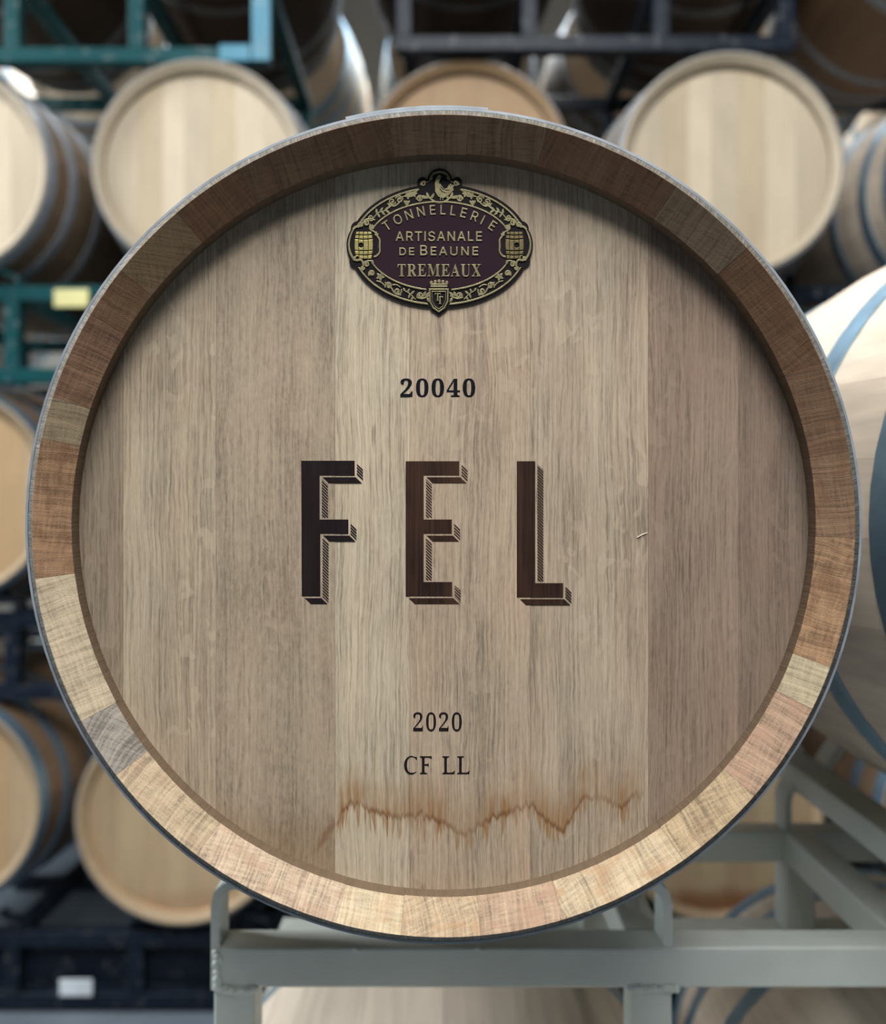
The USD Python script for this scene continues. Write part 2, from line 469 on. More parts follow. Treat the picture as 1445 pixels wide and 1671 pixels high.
m_hoop = plain('galvanised_hoop', srgb(150, 158, 166), 0.48, metal=0.3, var=.2, scale=60)
m_hoop_blue = plain('bright_galvanised_hoop', srgb(150, 188, 214), 0.40, metal=0.85, var=.12, scale=40)
for y0, y1 in ((0.0062, 0.05), (0.115, 0.15), (0.265, 0.30), (0.65, 0.685), (0.80, 0.835), (0.90, 0.9438)):
    h = obj('hoop', hoop_mesh(y0, y1, n=144, lift=RB), m_hoop, front, smooth=40)
    if y0 < 0.01:
        obj('hoop_lap', hoop_mesh(y0, y1, 0.0016, n=24, a0=math.radians(83.9), a1=math.radians(103.5), off=0.00205, lift=RB), m_hoop, h, smooth=40)
        for a in (87, 99):
            rv = trimesh.creation.icosphere(2, 0.005); rv.apply_scale((1, 1, .5)); rv.apply_transform(trimesh.transformations.rotation_matrix(math.radians(90 - a), (0, 1, 0)))
            rr = r_out(.026) + .0048
            rv.apply_translation((rr * math.cos(math.radians(a)), .026, rr * math.sin(math.radians(a)) + RB)); obj('rivet', rv, m_hoop, h)
bung = trimesh.creation.cylinder(0.03, 0.02, sections=28); bung.apply_translation((0, LEN / 2, 2 * RB + 0.002))
obj('bung', bung, plain('bung_silicone', srgb(200, 196, 186), 0.5), front, smooth=30)

G={'bT':(185,[[4,200,180,200,180,139,173,139,172,148,167,163,162,172,153,181,144,186,134,189,125,190,116,190,116,27,118,18,123,12,130,9,144,7,144,0,41,0,41,7,50,8,59,11,65,17,68,25,69,190,59,190,47,188,38,184,31,179,23,171,17,160,14,150,13,139,5,139]]),'bR':(208,[[7,0,7,7,22,10,29,15,31,20,32,27,32,174,31,180,26,187,19,191,7,193,7,200,121,199,139,196,153,192,163,187,169,182,177,173,182,160,183,139,181,130,176,120,169,113,161,107,152,103,140,99,140,97,194,16,200,10,204,8,211,7,211,0,148,0,88,93,80,92,80,25,83,17,87,12,95,9,106,7,106,0],[80,103,95,103,112,106,119,110,125,116,131,126,134,142,134,153,131,166,126,178,120,184,111,188,102,190,90,189,85,187,81,182,80,172]]),'bE':(194,[[6,0,6,7,20,9,25,11,29,14,32,21,33,30,32,175,31,181,26,188,18,192,7,193,7,200,176,200,175,140,168,141,167,151,164,160,158,171,151,178,142,183,127,187,116,189,91,189,85,187,82,184,80,178,81,108,98,109,112,116,118,124,122,131,125,144,126,151,134,152,134,52,126,52,125,66,122,76,114,88,110,91,100,96,92,97,81,97,80,24,84,17,92,13,99,12,117,13,131,15,140,18,155,26,164,33,174,48,181,63,189,63,177,0]]),'bM':(278,[[6,0,6,7,22,10,29,16,32,22,33,30,32,179,31,183,27,188,17,192,7,193,7,200,82,199,133,77,138,65,139,65,142,68,148,83,197,200,272,200,272,193,263,192,254,188,250,183,246,174,246,26,248,19,250,14,257,10,271,7,271,0,174,0,175,8,184,9,192,12,196,16,199,24,200,171,199,171,198,171,195,164,127,0,119,0,117,4,49,164,48,166,47,166,46,27,47,23,51,14,55,11,64,8,75,7,75,0]]),'bA':(191,[[-4,8,1,8,8,11,15,20,21,30,90,204,92,205,99,204,171,34,182,14,186,10,195,8,195,0,100,0,101,8,108,8,118,10,122,14,125,18,121,33,112,56,110,58,47,58,45,57,35,32,32,21,34,15,38,11,47,8,56,8,56,0,-4,0],[51,72,52,71,105,71,78,138,76,137]]),'bU':(216,[[7,193,7,200,106,200,106,193,93,191,87,189,82,184,80,176,80,49,83,33,89,23,95,16,102,13,111,10,126,10,143,13,154,19,161,26,167,38,172,57,173,168,172,175,169,183,164,188,154,192,145,193,145,200,208,200,208,193,198,190,192,187,190,185,187,178,186,75,184,51,181,38,175,24,170,18,161,8,146,0,129,-4,114,-6,93,-5,74,-1,64,2,55,8,46,17,38,32,35,41,32,55,32,176,29,183,25,188,16,192]]),'bX':(206,[[5,7,19,10,26,15,32,20,85,91,30,176,19,189,13,192,7,193,6,200,107,200,107,193,91,192,85,188,83,182,89,170,116,128,143,166,149,179,149,184,146,189,139,192,128,193,128,200,201,200,201,193,190,192,179,187,164,174,124,116,185,20,194,10,198,8,204,7,204,0,105,0,105,7,116,8,123,10,127,14,128,19,122,34,92,79,90,78,59,34,55,23,55,15,60,10,67,8,77,7,77,0,5,0]]),'b2':(165,[[10,31,63,84,82,108,88,118,95,133,98,145,100,157,100,168,98,178,93,189,86,194,81,196,72,196,62,192,58,187,55,182,50,165,49,145,37,145,27,148,17,155,13,164,12,180,15,190,24,199,32,205,46,210,55,213,72,214,92,213,110,210,122,204,134,194,138,189,142,179,144,172,144,157,140,143,129,124,115,107,87,78,53,46,40,33,111,32,114,33,123,38,128,44,131,51,134,62,151,62,150,0,10,0]]),'b0':(165,[[10,125,14,153,18,167,22,178,30,191,36,198,46,205,53,209,66,213,86,214,95,213,108,210,117,206,125,201,135,190,145,170,151,150,155,120,154,82,151,58,146,43,142,32,131,17,122,8,110,1,91,-3,75,-3,64,-1,51,3,41,9,31,19,26,27,17,47,11,78],[56,79,60,45,64,32,67,26,71,20,80,16,86,16,93,19,98,24,101,29,106,50,109,85,109,126,107,156,103,176,97,188,92,192,88,194,82,195,73,192,66,184,61,173,58,157,56,132]]),'b4':(165,[[4,73,87,210,128,211,128,75,159,75,159,55,129,54,129,30,132,23,137,19,144,16,156,15,156,0,53,0,53,15,66,16,73,17,79,19,83,24,86,32,85,54,4,55],[26,76,26,75,85,75,86,151,87,177,85,177,84,174,69,148]]),'r2':(154,[[17,31,69,85,89,109,95,119,102,134,105,146,106,158,105,177,102,183,98,189,89,193,82,193,77,192,71,193,64,193,55,190,50,184,44,168,43,146,40,145,35,146,24,154,19,163,18,180,22,191,31,201,40,207,54,212,64,215,70,215,89,215,104,211,114,206,122,201,127,196,131,190,136,180,137,172,137,157,133,142,122,123,108,106,80,77,37,35,118,35,122,35,131,40,135,45,138,52,140,63,143,64,145,62,145,40,143,-1,141,-2,19,-2,17,0]]),'r0':(154,[[18,86,17,125,20,149,27,174,31,182,37,193,44,199,54,207,68,213,79,215,87,215,100,212,110,208,117,202,128,191,139,171,145,150,148,120,148,82,144,58,139,42,135,32,124,16,118,9,110,3,102,-1,88,-4,73,-4,56,3,49,7,38,18,33,26,27,36,21,59],[49,80,54,42,57,33,62,24,66,21,72,18,76,18,82,21,93,18,101,22,105,25,109,34,114,56,116,86,116,125,114,155,110,175,104,187,98,191,92,192,82,190,78,192,70,192,65,189,61,185,57,178,53,165,50,142]]),'rC':(194,[[21,76,19,114,22,131,27,145,34,158,43,172,55,183,64,190,83,200,98,204,112,207,130,204,160,193,170,196,179,193,182,194,184,193,185,159,182,157,180,159,173,169,162,179,155,184,139,191,131,193,102,193,87,188,81,184,73,177,67,167,61,150,58,132,56,118,56,84,58,70,61,56,65,44,75,28,84,20,98,14,108,13,137,13,156,17,168,23,176,29,179,28,179,26,178,24,168,15,158,7,144,0,133,-4,116,-7,104,-6,90,-3,69,6,52,18,46,25,36,38,29,50,24,61]]),'rF':(166,[[14,191,13,193,13,200,15,202,163,202,165,201,165,172,164,171,162,171,153,178,146,182,126,187,85,187,75,185,73,181,73,111,77,111,88,113,90,113,92,111,102,111,113,115,122,122,124,122,125,121,125,86,124,84,122,85,114,91,104,95,92,96,89,94,80,96,72,95,72,34,74,23,76,17,83,13,105,9,106,0,104,-2,16,-2,14,-1,15,9,16,10,29,13,35,16,38,20,40,29,40,172,38,178,34,185,26,189]]),'rL':(175,[[16,10,26,11,35,15,38,21,40,28,40,174,37,183,33,187,26,190,15,191,15,201,17,202,101,202,103,200,102,191,87,190,79,187,76,184,73,175,72,34,75,20,76,17,80,16,91,14,115,14,135,16,148,20,156,24,163,29,172,39,174,39,176,37,170,1,167,-2,16,-2,14,0,14,8]]),'sT':(177,[[13,177,13,200,164,200,164,177,102,177,102,0,76,0,76,177]]),'sO':(210,[[16,89,16,111,19,131,23,145,31,161,41,175,52,186,63,192,81,200,97,203,120,202,136,198,149,192,161,184,173,171,181,157,189,139,193,118,194,89,191,69,186,53,177,34,170,26,160,16,144,5,132,1,113,-3,91,-2,71,3,53,14,38,29,26,48,19,69],[41,87,44,71,50,55,58,43,70,31,86,23,100,21,116,21,130,25,142,33,152,43,161,57,166,71,169,87,169,113,166,129,161,142,154,154,148,162,140,169,130,175,122,177,111,179,94,179,82,175,68,167,58,157,50,144,45,133,42,118]]),'sN':(206,[[24,200,55,199,139,67,152,45,157,34,158,33,159,37,157,52,157,200,183,200,183,0,153,0,151,1,75,121,51,164,49,165,48,164,48,152,49,134,49,0,24,0]]),'sE':(164,[[24,200,146,200,146,177,50,177,50,112,140,112,140,89,50,89,49,24,50,23,147,23,147,0,24,0]]),'sL':(155,[[24,200,49,200,50,23,142,23,142,0,24,0]]),'sR':(176,[[24,200,102,200,112,199,123,196,135,190,142,186,150,177,156,166,160,151,161,131,158,117,153,104,147,97,140,90,125,83,124,81,168,0,138,1,97,78,50,77,49,0,24,0],[49,101,50,100,99,100,113,103,124,109,130,116,133,121,135,133,135,148,133,156,128,163,118,172,104,177,50,177]]),'sA':(189,[[7,0,79,199,109,200,182,0,155,0,138,49,136,55,135,56,53,56,34,0],[61,78,62,78,127,78,107,137,94,177,93,176,84,144]]),'sS':(176,[[16,52,41,52,43,43,46,38,53,30,62,24,77,20,95,19,104,21,117,26,128,34,133,40,136,49,136,61,131,71,125,76,116,81,98,87,67,96,58,99,43,107,30,118,25,127,21,140,21,153,24,165,33,180,39,186,47,192,58,197,66,200,82,203,98,203,109,201,126,196,141,186,149,177,155,168,157,159,158,153,157,149,134,149,132,157,129,163,119,172,111,177,104,179,95,180,83,180,68,177,59,172,52,166,47,156,46,142,50,134,60,124,74,118,107,109,126,102,141,94,151,85,155,78,159,69,161,61,161,48,157,32,149,20,142,13,135,8,118,0,98,-3,79,-3,65,-1,55,1,43,7,34,14,29,19,23,26,19,34,16,44]]),'sD':(197,[[24,200,98,200,122,196,138,189,148,182,158,173,168,160,176,142,180,126,182,102,180,75,176,58,167,39,159,29,152,21,140,12,120,4,103,1,24,0],[49,24,50,23,93,23,107,25,116,28,127,33,137,40,146,51,151,62,155,76,157,92,157,109,154,130,146,148,141,155,130,165,119,172,109,175,95,177,50,177]]),'sB':(180,[[24,200,110,199,122,197,133,191,142,184,148,177,153,167,156,156,157,148,156,137,153,128,150,122,144,115,133,108,124,105,124,104,135,101,142,98,146,95,156,84,163,69,164,60,164,47,162,36,157,25,146,13,140,9,127,3,107,0,24,0],[49,24,50,23,104,23,117,25,125,28,130,32,135,37,138,43,140,48,140,60,135,72,125,82,121,85,116,88,108,90,50,91],[49,113,50,112,95,112,107,114,116,118,126,127,131,136,132,142,132,150,128,163,118,172,105,177,50,177]]),'sU':(204,[[24,200,49,200,49,64,52,53,57,42,68,30,80,23,96,20,114,21,130,26,143,36,150,48,155,64,155,200,180,200,179,55,175,38,167,25,156,14,147,8,134,1,117,-3,93,-3,80,-1,67,3,51,12,39,23,33,32,26,48,24,60]])}


def glyph(key):
    w, rings = G[key]
    g = Polygon()
    for r in rings:
        g = g.symmetric_difference(Polygon(list(zip(r[::2], r[1::2]))).buffer(0))
    return g, w


def word(text, style, x0, x1, base, h):
    """Lettering in picture coordinates (y down) between x0 and x1."""
    gs = [(None, 90) if c == ' ' else (sbox(18, 0, 45, 200), 63) if style + c == 'sI' else glyph(style + c) for c in text]
    k = h / 200.0
    first, last = gs[0][0].bounds[0], gs[-1][1] - gs[-1][0].bounds[2]
    total = sum(w for _, w in gs) * k - (first + last) * k
    gap = ((x1 - x0) - total) / max(1, len(gs) - 1)
    kx = k
    if gap < 0.07 * h:
        gap = 0.07 * h
        kx = k * ((x1 - x0) - gap * (len(gs) - 1)) / total
    if gap > 0.24 * h and len(gs) > 1:
        gap = 0.20 * h if style == 's' else gap
        kx = k * ((x1 - x0) - gap * (len(gs) - 1)) / total
    x, out = x0 - first * kx, []
    for g, w in gs:
        if g is not None:
            out.append(affinity.affine_transform(g, [kx, 0, 0, -k, x, base]))
        x += w * kx + gap
    return unary_union(out)


def place(shape, zoom=None):
    """Picture shape -> the head's plane. zoom: (x0, y0, factor) of an enlarged crop it was measured in."""
    x0, y0, z = zoom or (0, 0, 1.0)
    s = SH / z
    return affinity.affine_transform(shape, [s, 0, 0, -s, (x0 - 722.5) * SH - BX, (835.5 - y0) * SH - BZ + RB])


def burnt(name, c0, c1, k=0.5):
    b = NB()
    t = b.tex()
    g = b.noise(t, (420, 1, 9), detail=3, rough=0.65)
    cl = b.noise(t, (40, 1, 14), (2, 0, 5), detail=2)
    f = b.math('multiply_add', b.math('subtract', g, 0.5), 1.6, b.math('multiply_add', b.math('subtract', cl, 0.5), 1.6, k), clamp=True)
    return b.done(name, base_color=b.mix(f, c0, c1), roughness=0.7, specular_ior_level=0.12, normal=b.n('bump', 'normal', height=g, strength=0.25, distance=0.0005))


m_ink = plain('black_ink', srgb(14, 18, 24), 0.7, var=0.3, scale=400, spec=0.1)
m_burn_black = burnt('burnt_wood_black', srgb(24, 17, 20), srgb(40, 30, 30), 0.3)
m_burn_brown = burnt('burnt_wood_brown', srgb(36, 24, 21), srgb(74, 51, 38), 0.34)
YF = 0.0347                                  # face of the boards
obj('serial_number', ext(place(affinity.scale(word('20040', 'b', 653, 775, 647.5, 28), 1, 1)), 0.00012, YF + .00002), m_ink, front, False, 'black serif stencil number 20040')
obj('vintage_number', ext(place(word('2020', 'r', 674, 753, 1193, 28.5)), 0.00012, YF + .00002), m_burn_black, front, False, 'burnt serif vintage 2020')
obj('lot_code', ext(place(word('CF LL', 'r', 659, 766, 1263, 28.5)), 0.00012, YF + .00002), m_burn_black, front, False, 'burnt serif lettering CF LL')


obj('splinter', ext(place(Polygon([(1038.5, 876.5), (1047, 871.5), (1055.5, 868.5), (1055.8, 869.8), (1047.5, 873), (1039, 877.6)])), 0.0004, YF), plain('fresh_splinter', srgb(236, 224, 200), .6), front, False, 'tiny pale raised splinter')


def block_letter(pts):
    """Block capital with a hatched drop shade to the lower right, measured in an enlarged crop."""
    P = Polygon(pts)
    if not P.exterior.is_ccw:
        pts = pts[::-1]
    d, g = np.array((39., 37.)), np.array((11., 9.))
    solid, hatch, cutl = [], [], []
    n = len(pts)
    ctr = P.representative_point
    for i in range(n):
        a, b = np.array(pts[i], float), np.array(pts[(i + 1) % n], float)
        quad = Polygon([a + g, b + g, b + d, a + d])
        mid = (a + b) / 2
        if abs(a[0] - b[0]) < 6 and abs(a[1] - b[1]) > 20:
            if not P.contains(Point(mid[0] + 3, mid[1])):
                hatch.append(quad)
        elif abs(a[1] - b[1]) < 6:
            if not P.contains(Point(mid[0], mid[1] + 3)):
                solid.append(quad)
    for a in pts:
        cutl.append(LineString([np.array(a) + g * 0.2, np.array(a) + d * 1.2]).buffer(3.2))
    keep = P.buffer(8.5, join_style=2)
    so = unary_union(solid).difference(keep).difference(unary_union(cutl))
    ha = unary_union(hatch).difference(keep).difference(unary_union(solid).buffer(5)).difference(unary_union(cutl))
    x0, y0, x1, y1 = ha.bounds
    lines = []
    k = -400
    while k < 800:
        lines.append(LineString([(x0 - 60, y0 + k - 60 * .98), (x1 + 60, y0 + k + (x1 - x0 + 60) * .98)]).buffer(2.75, cap_style=2))
        k += 14.2
    ha = ha.intersection(unary_union(lines))
    return unary_union([P, so, ha.buffer(-0.4).buffer(0.4)])


ZF = (460, 590, 2.89)
LET = [([(90, 468), (342, 468), (342, 537), (177, 537), (177, 745), (312, 745), (312, 812), (180, 812), (180, 1107), (93, 1107)], m_burn_black, 'nearly black burnt block capital F with hatched drop shade'),
       ([(583, 470), (835, 470), (835, 537), (667, 537), (667, 745), (800, 745), (800, 812), (667, 812), (667, 1040), (802, 1040), (802, 1107), (583, 1107)], m_burn_brown, 'dark brown burnt block capital E with hatched drop shade'),
       ([(1107, 470), (1193, 470), (1193, 1045), (1325, 1045), (1325, 1112), (1107, 1112)], m_burn_brown, 'dark brown burnt block capital L with hatched drop shade')]
for pts, mt, lab in LET:
    obj('branded_letter', ext(place(block_letter(pts), ZF), 0.00012, YF + .00002), mt, front, False, lab)

# ------------------------------------------------------------------ the maker's plaque (measured in an enlarged crop)
ZP = (540, 260, 1445 / 360.0)
CX = 711


def ell(cx, cy, rx, ry, q=32):
    return affinity.scale(Point(cx, cy).buffer(1, quad_segs=q), rx, ry, origin=(cx, cy))


def mirror(g):
    return affinity.affine_transform(g, [-1, 0, 0, 1, 2 * CX, 0])


def both(g):
    return unary_union([g, mirror(g)])


def curve(pts, w, smooth=2):
    p = np.array(pts, float)
    for _ in range(smooth):
        q = [p[0]]
        for a, b in zip(p[:-1], p[1:]):
            q += [a * .75 + b * .25, a * .25 + b * .75]
        p = np.array(q + [p[-1]])
    return LineString(p).buffer(w / 2, quad_segs=4)


def spiral(cx, cy, r, a0, turns, w, shrink=0.25):
    n = 18
    P = []
    for i in range(n + 1):
        t = i / n
        a = math.radians(a0) + turns * 2 * math.pi * t
        rr = r * (1 - (1 - shrink) * t)
        P.append((cx + rr * math.cos(a), cy + rr * math.sin(a)))
    return unary_union([LineString(P).buffer(w / 2, quad_segs=4), Point(P[-1]).buffer(w * .85)])


def leaf(cx, cy, L, wd, ang):
    g = Polygon([(0, 0), (L * .3, wd), (L * .7, wd * .8), (L, 0), (L * .7, -wd * .8), (L * .3, -wd)]).buffer(1.5)
    return affinity.translate(affinity.rotate(g, ang, origin=(0, 0)), cx, cy)


def vine_leaf(cx, cy, r, ang):
    P = []
    for i in range(20):
        a = i / 20 * 2 * math.pi
        P.append((r * (1 + .38 * math.cos(5 * a)) * math.cos(a), r * (1 + .38 * math.cos(5 * a)) * math.sin(a)))
    return affinity.translate(affinity.rotate(Polygon(P).buffer(1), ang, origin=(0, 0)), cx, cy)


shield = Polygon([(640, 850), (770, 850), (768, 935), (745, 980), (705, 1008), (665, 980), (642, 935)])
lobe = unary_union([ell(212, 565, 100, 138), ell(180, 455, 40, 38), ell(172, 670, 42, 34)])
crest = unary_union([ell(CX, 150, 72, 76), ell(CX, 190, 132, 52), ell(598, 160, 24, 30), ell(824, 160, 24, 30)])
body = unary_union([ell(CX, 572, 580, 396, 48), lobe, mirror(lobe), crest, shield.buffer(4)])
outline = body.buffer(10).buffer(6).buffer(-6)
inner = ell(CX, 572, 474, 287, 48)
keepout = unary_union([ell(212, 565, 92, 128), mirror(ell(212, 565, 92, 128)), ell(CX, 190, 118, 90), shield.buffer(16)])
m_plate = plain('plaque_black_plum', srgb(20, 11, 17), 0.4, var=0.1, scale=200, spec=0.25)
m_plum = plain('plaque_plum', srgb(38, 16, 29), 0.45, var=0.08, scale=60, spec=0.2)


def gold_mat(name, c, rough):
    b = NB()
    t = b.tex()
    f = b.rng(b.noise(t, (260, 260, 260), detail=3), 0.3, 0.7)
    nb = b.n('bevel', 'bevel', samples=4, radius=0.0005)
    return b.done(name, base_color=b.mix(f, mul(c, .8), mul(c, 1.15)), metallic=1.0, roughness=rough, normal=nb)


m_gold = gold_mat('embossed_gold', srgb(160, 152, 118), 0.42)
m_gold_b = gold_mat('bright_gold', srgb(214, 200, 132), 0.36)
m_bronze = gold_mat('dull_bronze', srgb(128, 116, 84), 0.45)
Yp = YF - 0.0013
plaque = obj('plaque', ext(place(outline, ZP), 0.0013, YF), m_plate, front, False, 'dark plum oval plaque edged with embossed gold scrollwork')
obj('plaque_field', ext(place(inner.difference(keepout), ZP), 0.0002, Yp), m_plum, plaque, False, 'plum satin oval field')
rim = ell(CX, 572, 572, 388, 48).difference(ell(CX, 572, 560, 376, 48)).difference(unary_union([ell(205, 565, 104, 150), mirror(ell(205, 565, 104, 150)), ell(CX, 190, 138, 70), shield.buffer(14)]))
rim2 = ell(CX, 572, 482, 295, 48).difference(ell(CX, 572, 471, 284, 48)).difference(keepout)
Yg = Yp + 0.00005
for g in list(rim.geoms) + list(getattr(rim2, 'geoms', [rim2])):
    obj('gold_rim', ext(place(g, ZP), 0.0007, Yg), m_gold, plaque, False)
# scrollwork
sc = [
    # crest frame over the bird
    curve([(588, 168), (600, 150), (628, 150), (642, 140), (650, 112), (680, 92), (711, 86)], 15), spiral(600, 164, 18, -60, .8, 9), spiral(655, 128, 13, 180, .7, 9),
    # brackets under the bird
    curve([(560, 262), (580, 238), (610, 262), (640, 250), (672, 282), (711, 288)], 13), leaf(640, 262, 44, 9, -110), leaf(630, 262, 40, 8, -150), leaf(655, 262, 40, 8, -60), spiral(578, 262, 18, 0, 1.1, 9),
    # vine leaf and grapes
    vine_leaf(505, 240, 21, 20), vine_leaf(540, 232, 19, 60), curve([(470, 250), (520, 235), (575, 205)], 8)] + [
    Point(494 + dx, 282 + dy).buffer(8) for dx, dy in ((-12, 0), (2, 0), (16, 0), (-5, 12), (9, 12), (2, 24))] + [
    # S scroll
    spiral(448, 268, 26, 200, 1.25, 10), spiral(400, 280, 24, 20, 1.2, 10), curve([(372, 296), (410, 316), (440, 296), (470, 262)], 10),
    # sprig
    curve([(272, 396), (310, 350), (345, 348), (392, 312)], 8), leaf(300, 362, 34, 7, -95), leaf(322, 350, 34, 7, -60), leaf(330, 348, 34, 7, 40), leaf(352, 344, 36, 7, -50), leaf(358, 338, 34, 7, 35), leaf(306, 360, 30, 6, 60), leaf(380, 322, 26, 6, -80),
    spiral(262, 388, 20, 60, 1.2, 9), curve([(228, 402), (250, 392), (285, 400)], 10),
    # lower half: hook, leaf, S scroll, sprig, acanthus beside the shield
    spiral(268, 752, 22, 150, 1.0, 12), vine_leaf(322, 772, 22, 10), curve([(300, 800), (330, 808), (352, 832)], 8),
    spiral(378, 832, 24, 160, 1.2, 11), spiral(436, 868, 26, -20, 1.25, 11), curve([(356, 812), (400, 848), (412, 880), (455, 892)], 11), curve([(404, 826), (430, 824), (452, 840)], 8),
    curve([(486, 866), (520, 886), (552, 920)], 7), leaf(500, 876, 28, 6, -60), leaf(516, 888, 28, 6, 110), leaf(522, 886, 30, 6, -40), leaf(540, 904, 28, 6, 130), leaf(484, 866, 22, 6, -120),
    spiral(584, 896, 22, 140, 1.1, 10), curve([(562, 908), (600, 918), (640, 898)], 10), leaf(600, 905, 40, 9, -60), leaf(618, 900, 40, 8, -40), leaf(628, 910, 34, 8, 60)]
frame = [
    # cartouche around the little barrel
    curve([(190, 440), (150, 450), (128, 500), (114, 560), (126, 620), (152, 662)], 15), spiral(196, 436, 20, 140, 1.0, 11), curve([(200, 436), (222, 400), (245, 396)], 12), spiral(230, 422, 20, -90, .9, 11),
    spiral(270, 452, 18, 130, 1.1, 11), curve([(256, 432), (252, 462), (286, 480), (302, 494)], 10),
    curve([(296, 484), (304, 510), (322, 530), (318, 575), (322, 610), (300, 638), (284, 642)], 12), spiral(296, 494, 12, 0, .8, 8),
    spiral(160, 652, 18, -30, 1.0, 10), curve([(170, 668), (200, 660), (214, 690), (205, 728)], 12), spiral(232, 692, 22, 160, 1.2, 11), curve([(240, 668), (275, 668), (276, 690)], 10), spiral(206, 716, 15, 0, .9, 9)]
g_scroll = both(unary_union(sc)).intersection(body.buffer(-2))
for g in g_scroll.geoms:
    if g.area > 120:
        obj('gold_scroll', ext(place(g, ZP), 0.0006, Yg), m_gold, plaque, False)
for g in (unary_union(frame), mirror(unary_union(frame))):
    obj('gold_cartouche', ext(place(g.intersection(body), ZP), 0.0008, Yg), m_gold, plaque, False)
# little barrels
for cx, hole, mt, lab in ((215, 197, m_gold_b, 'bright gold embossed little barrel'), (1200, 1214, m_bronze, 'dull bronze embossed little barrel')):
    bb = Polygon([(cx - 50, 480), (cx + 50, 480), (cx + 58, 530), (cx + 60, 567), (cx + 58, 604), (cx + 50, 655), (cx - 50, 655), (cx - 58, 604), (cx - 60, 567), (cx - 58, 530)])
    hoops = unary_union([curve([(cx - 66, y), (cx, y + 5), (cx + 66, y)], 7) for y in (498, 524, 600, 628)])
    seams = unary_union([LineString([(cx + s, 480), (cx + s * 1.15, 567), (cx + s, 655)]).buffer(1.2) for s in (-30, -2, 26)])
    obj('barrel_emblem', ext(place(bb.difference(hoops).difference(seams).difference(Point(hole, 567).buffer(17)), ZP), 0.0008, Yg), mt, plaque, False, lab)
# the bird on the crest
bird = unary_union([curve([(704, 128), (694, 150), (690, 180), (700, 214), (716, 236)], 26), Polygon([(684, 170), (712, 168), (740, 205), (790, 182), (800, 205), (770, 236), (735, 256), (702, 246), (684, 215)]).buffer(4), ell(703, 130, 15, 15), Polygon([(690, 130), (680, 137), (692, 140)]),
                    curve([(770, 215), (790, 178), (802, 180)], 12), curve([(760, 210), (768, 182), (784, 170)], 10), curve([(716, 245), (716, 270)], 7), curve([(728, 248), (732, 270)], 7), curve([(700, 118), (706, 110), (716, 118)], 9)])
bird = bird.difference(unary_union([curve([(712, 200), (730, 222), (752, 226)], 4), curve([(718, 188), (738, 208), (770, 208)], 4)]))
obj('rooster_emblem', ext(place(bird, ZP), 0.0008, Yg), m_gold, plaque, False)
# shield with its crown and monogram
sh = unary_union([shield.difference(shield.buffer(-11)), shield.buffer(-17).difference(shield.buffer(-22))])
mono = unary_union([affinity.translate(affinity.scale(word('T', 'b', 676, 716, 932, 50), 1, 1), 2, 0), word('T', 'b', 694, 732, 952, 50)])
mono = mono.difference(curve([(704, 890), (704, 950)], 2, 0))
crown = unary_union([sbox(650, 818, 762, 842)] + [Point(x, y).buffer(11) for x, y in ((656, 812), (682, 806), (707, 803), (732, 806), (757, 812))])
obj('shield_emblem', ext(place(unary_union([sh, mono]), ZP), 0.0009, Yg), m_gold, plaque, False)
obj('crown_emblem', ext(place(crown.difference(LineString([(652, 830), (760, 830)]).buffer(1.6)), ZP), 0.0009, Yg), m_gold, plaque, False)
# lettering
Yl = Yp - 0.00015
arc = []
R0, cy0 = 622.0, 957.0
for ch, xx in zip('TONNELLERIE', (365, 437, 510, 588, 665, 733, 800, 868, 940, 992, 1057)):
    a = math.asin((xx - CX) / R0)
    g, w = (sbox(0, 0, 27, 200), 27) if ch == 'I' else glyph('s' + ch)
    bx = g.bounds
    g = affinity.translate(g, -(bx[0] + bx[2]) / 2, -100)
    k = 62 / 200
    g = affinity.affine_transform(g, [k * .95, 0, 0, -k, 0, 0])
    g = affinity.rotate(g, math.degrees(a), origin=(0, 0))
    arc.append(affinity.translate(g, CX + R0 * math.sin(a), cy0 - R0 * math.cos(a)))
for nm, g in (('lettering', unary_union(arc).buffer(1.2)), ('lettering', word('ARTISANALE', 's', 424, 986, 539, 60).buffer(1.6)),
              ('lettering', unary_union([word('DE', 's', 448, 544, 632, 48), word('B', 's', 584, 640, 633, 65), word('EAUNE', 's', 652, 962, 633, 54)]).buffer(1.6)),
              ('lettering', word('TREMEAUX', 'b', 436, 980, 771, 79).buffer(0.6))):
    obj(nm, ext(place(g, ZP), 0.0006, Yl), m_gold, plaque, False)

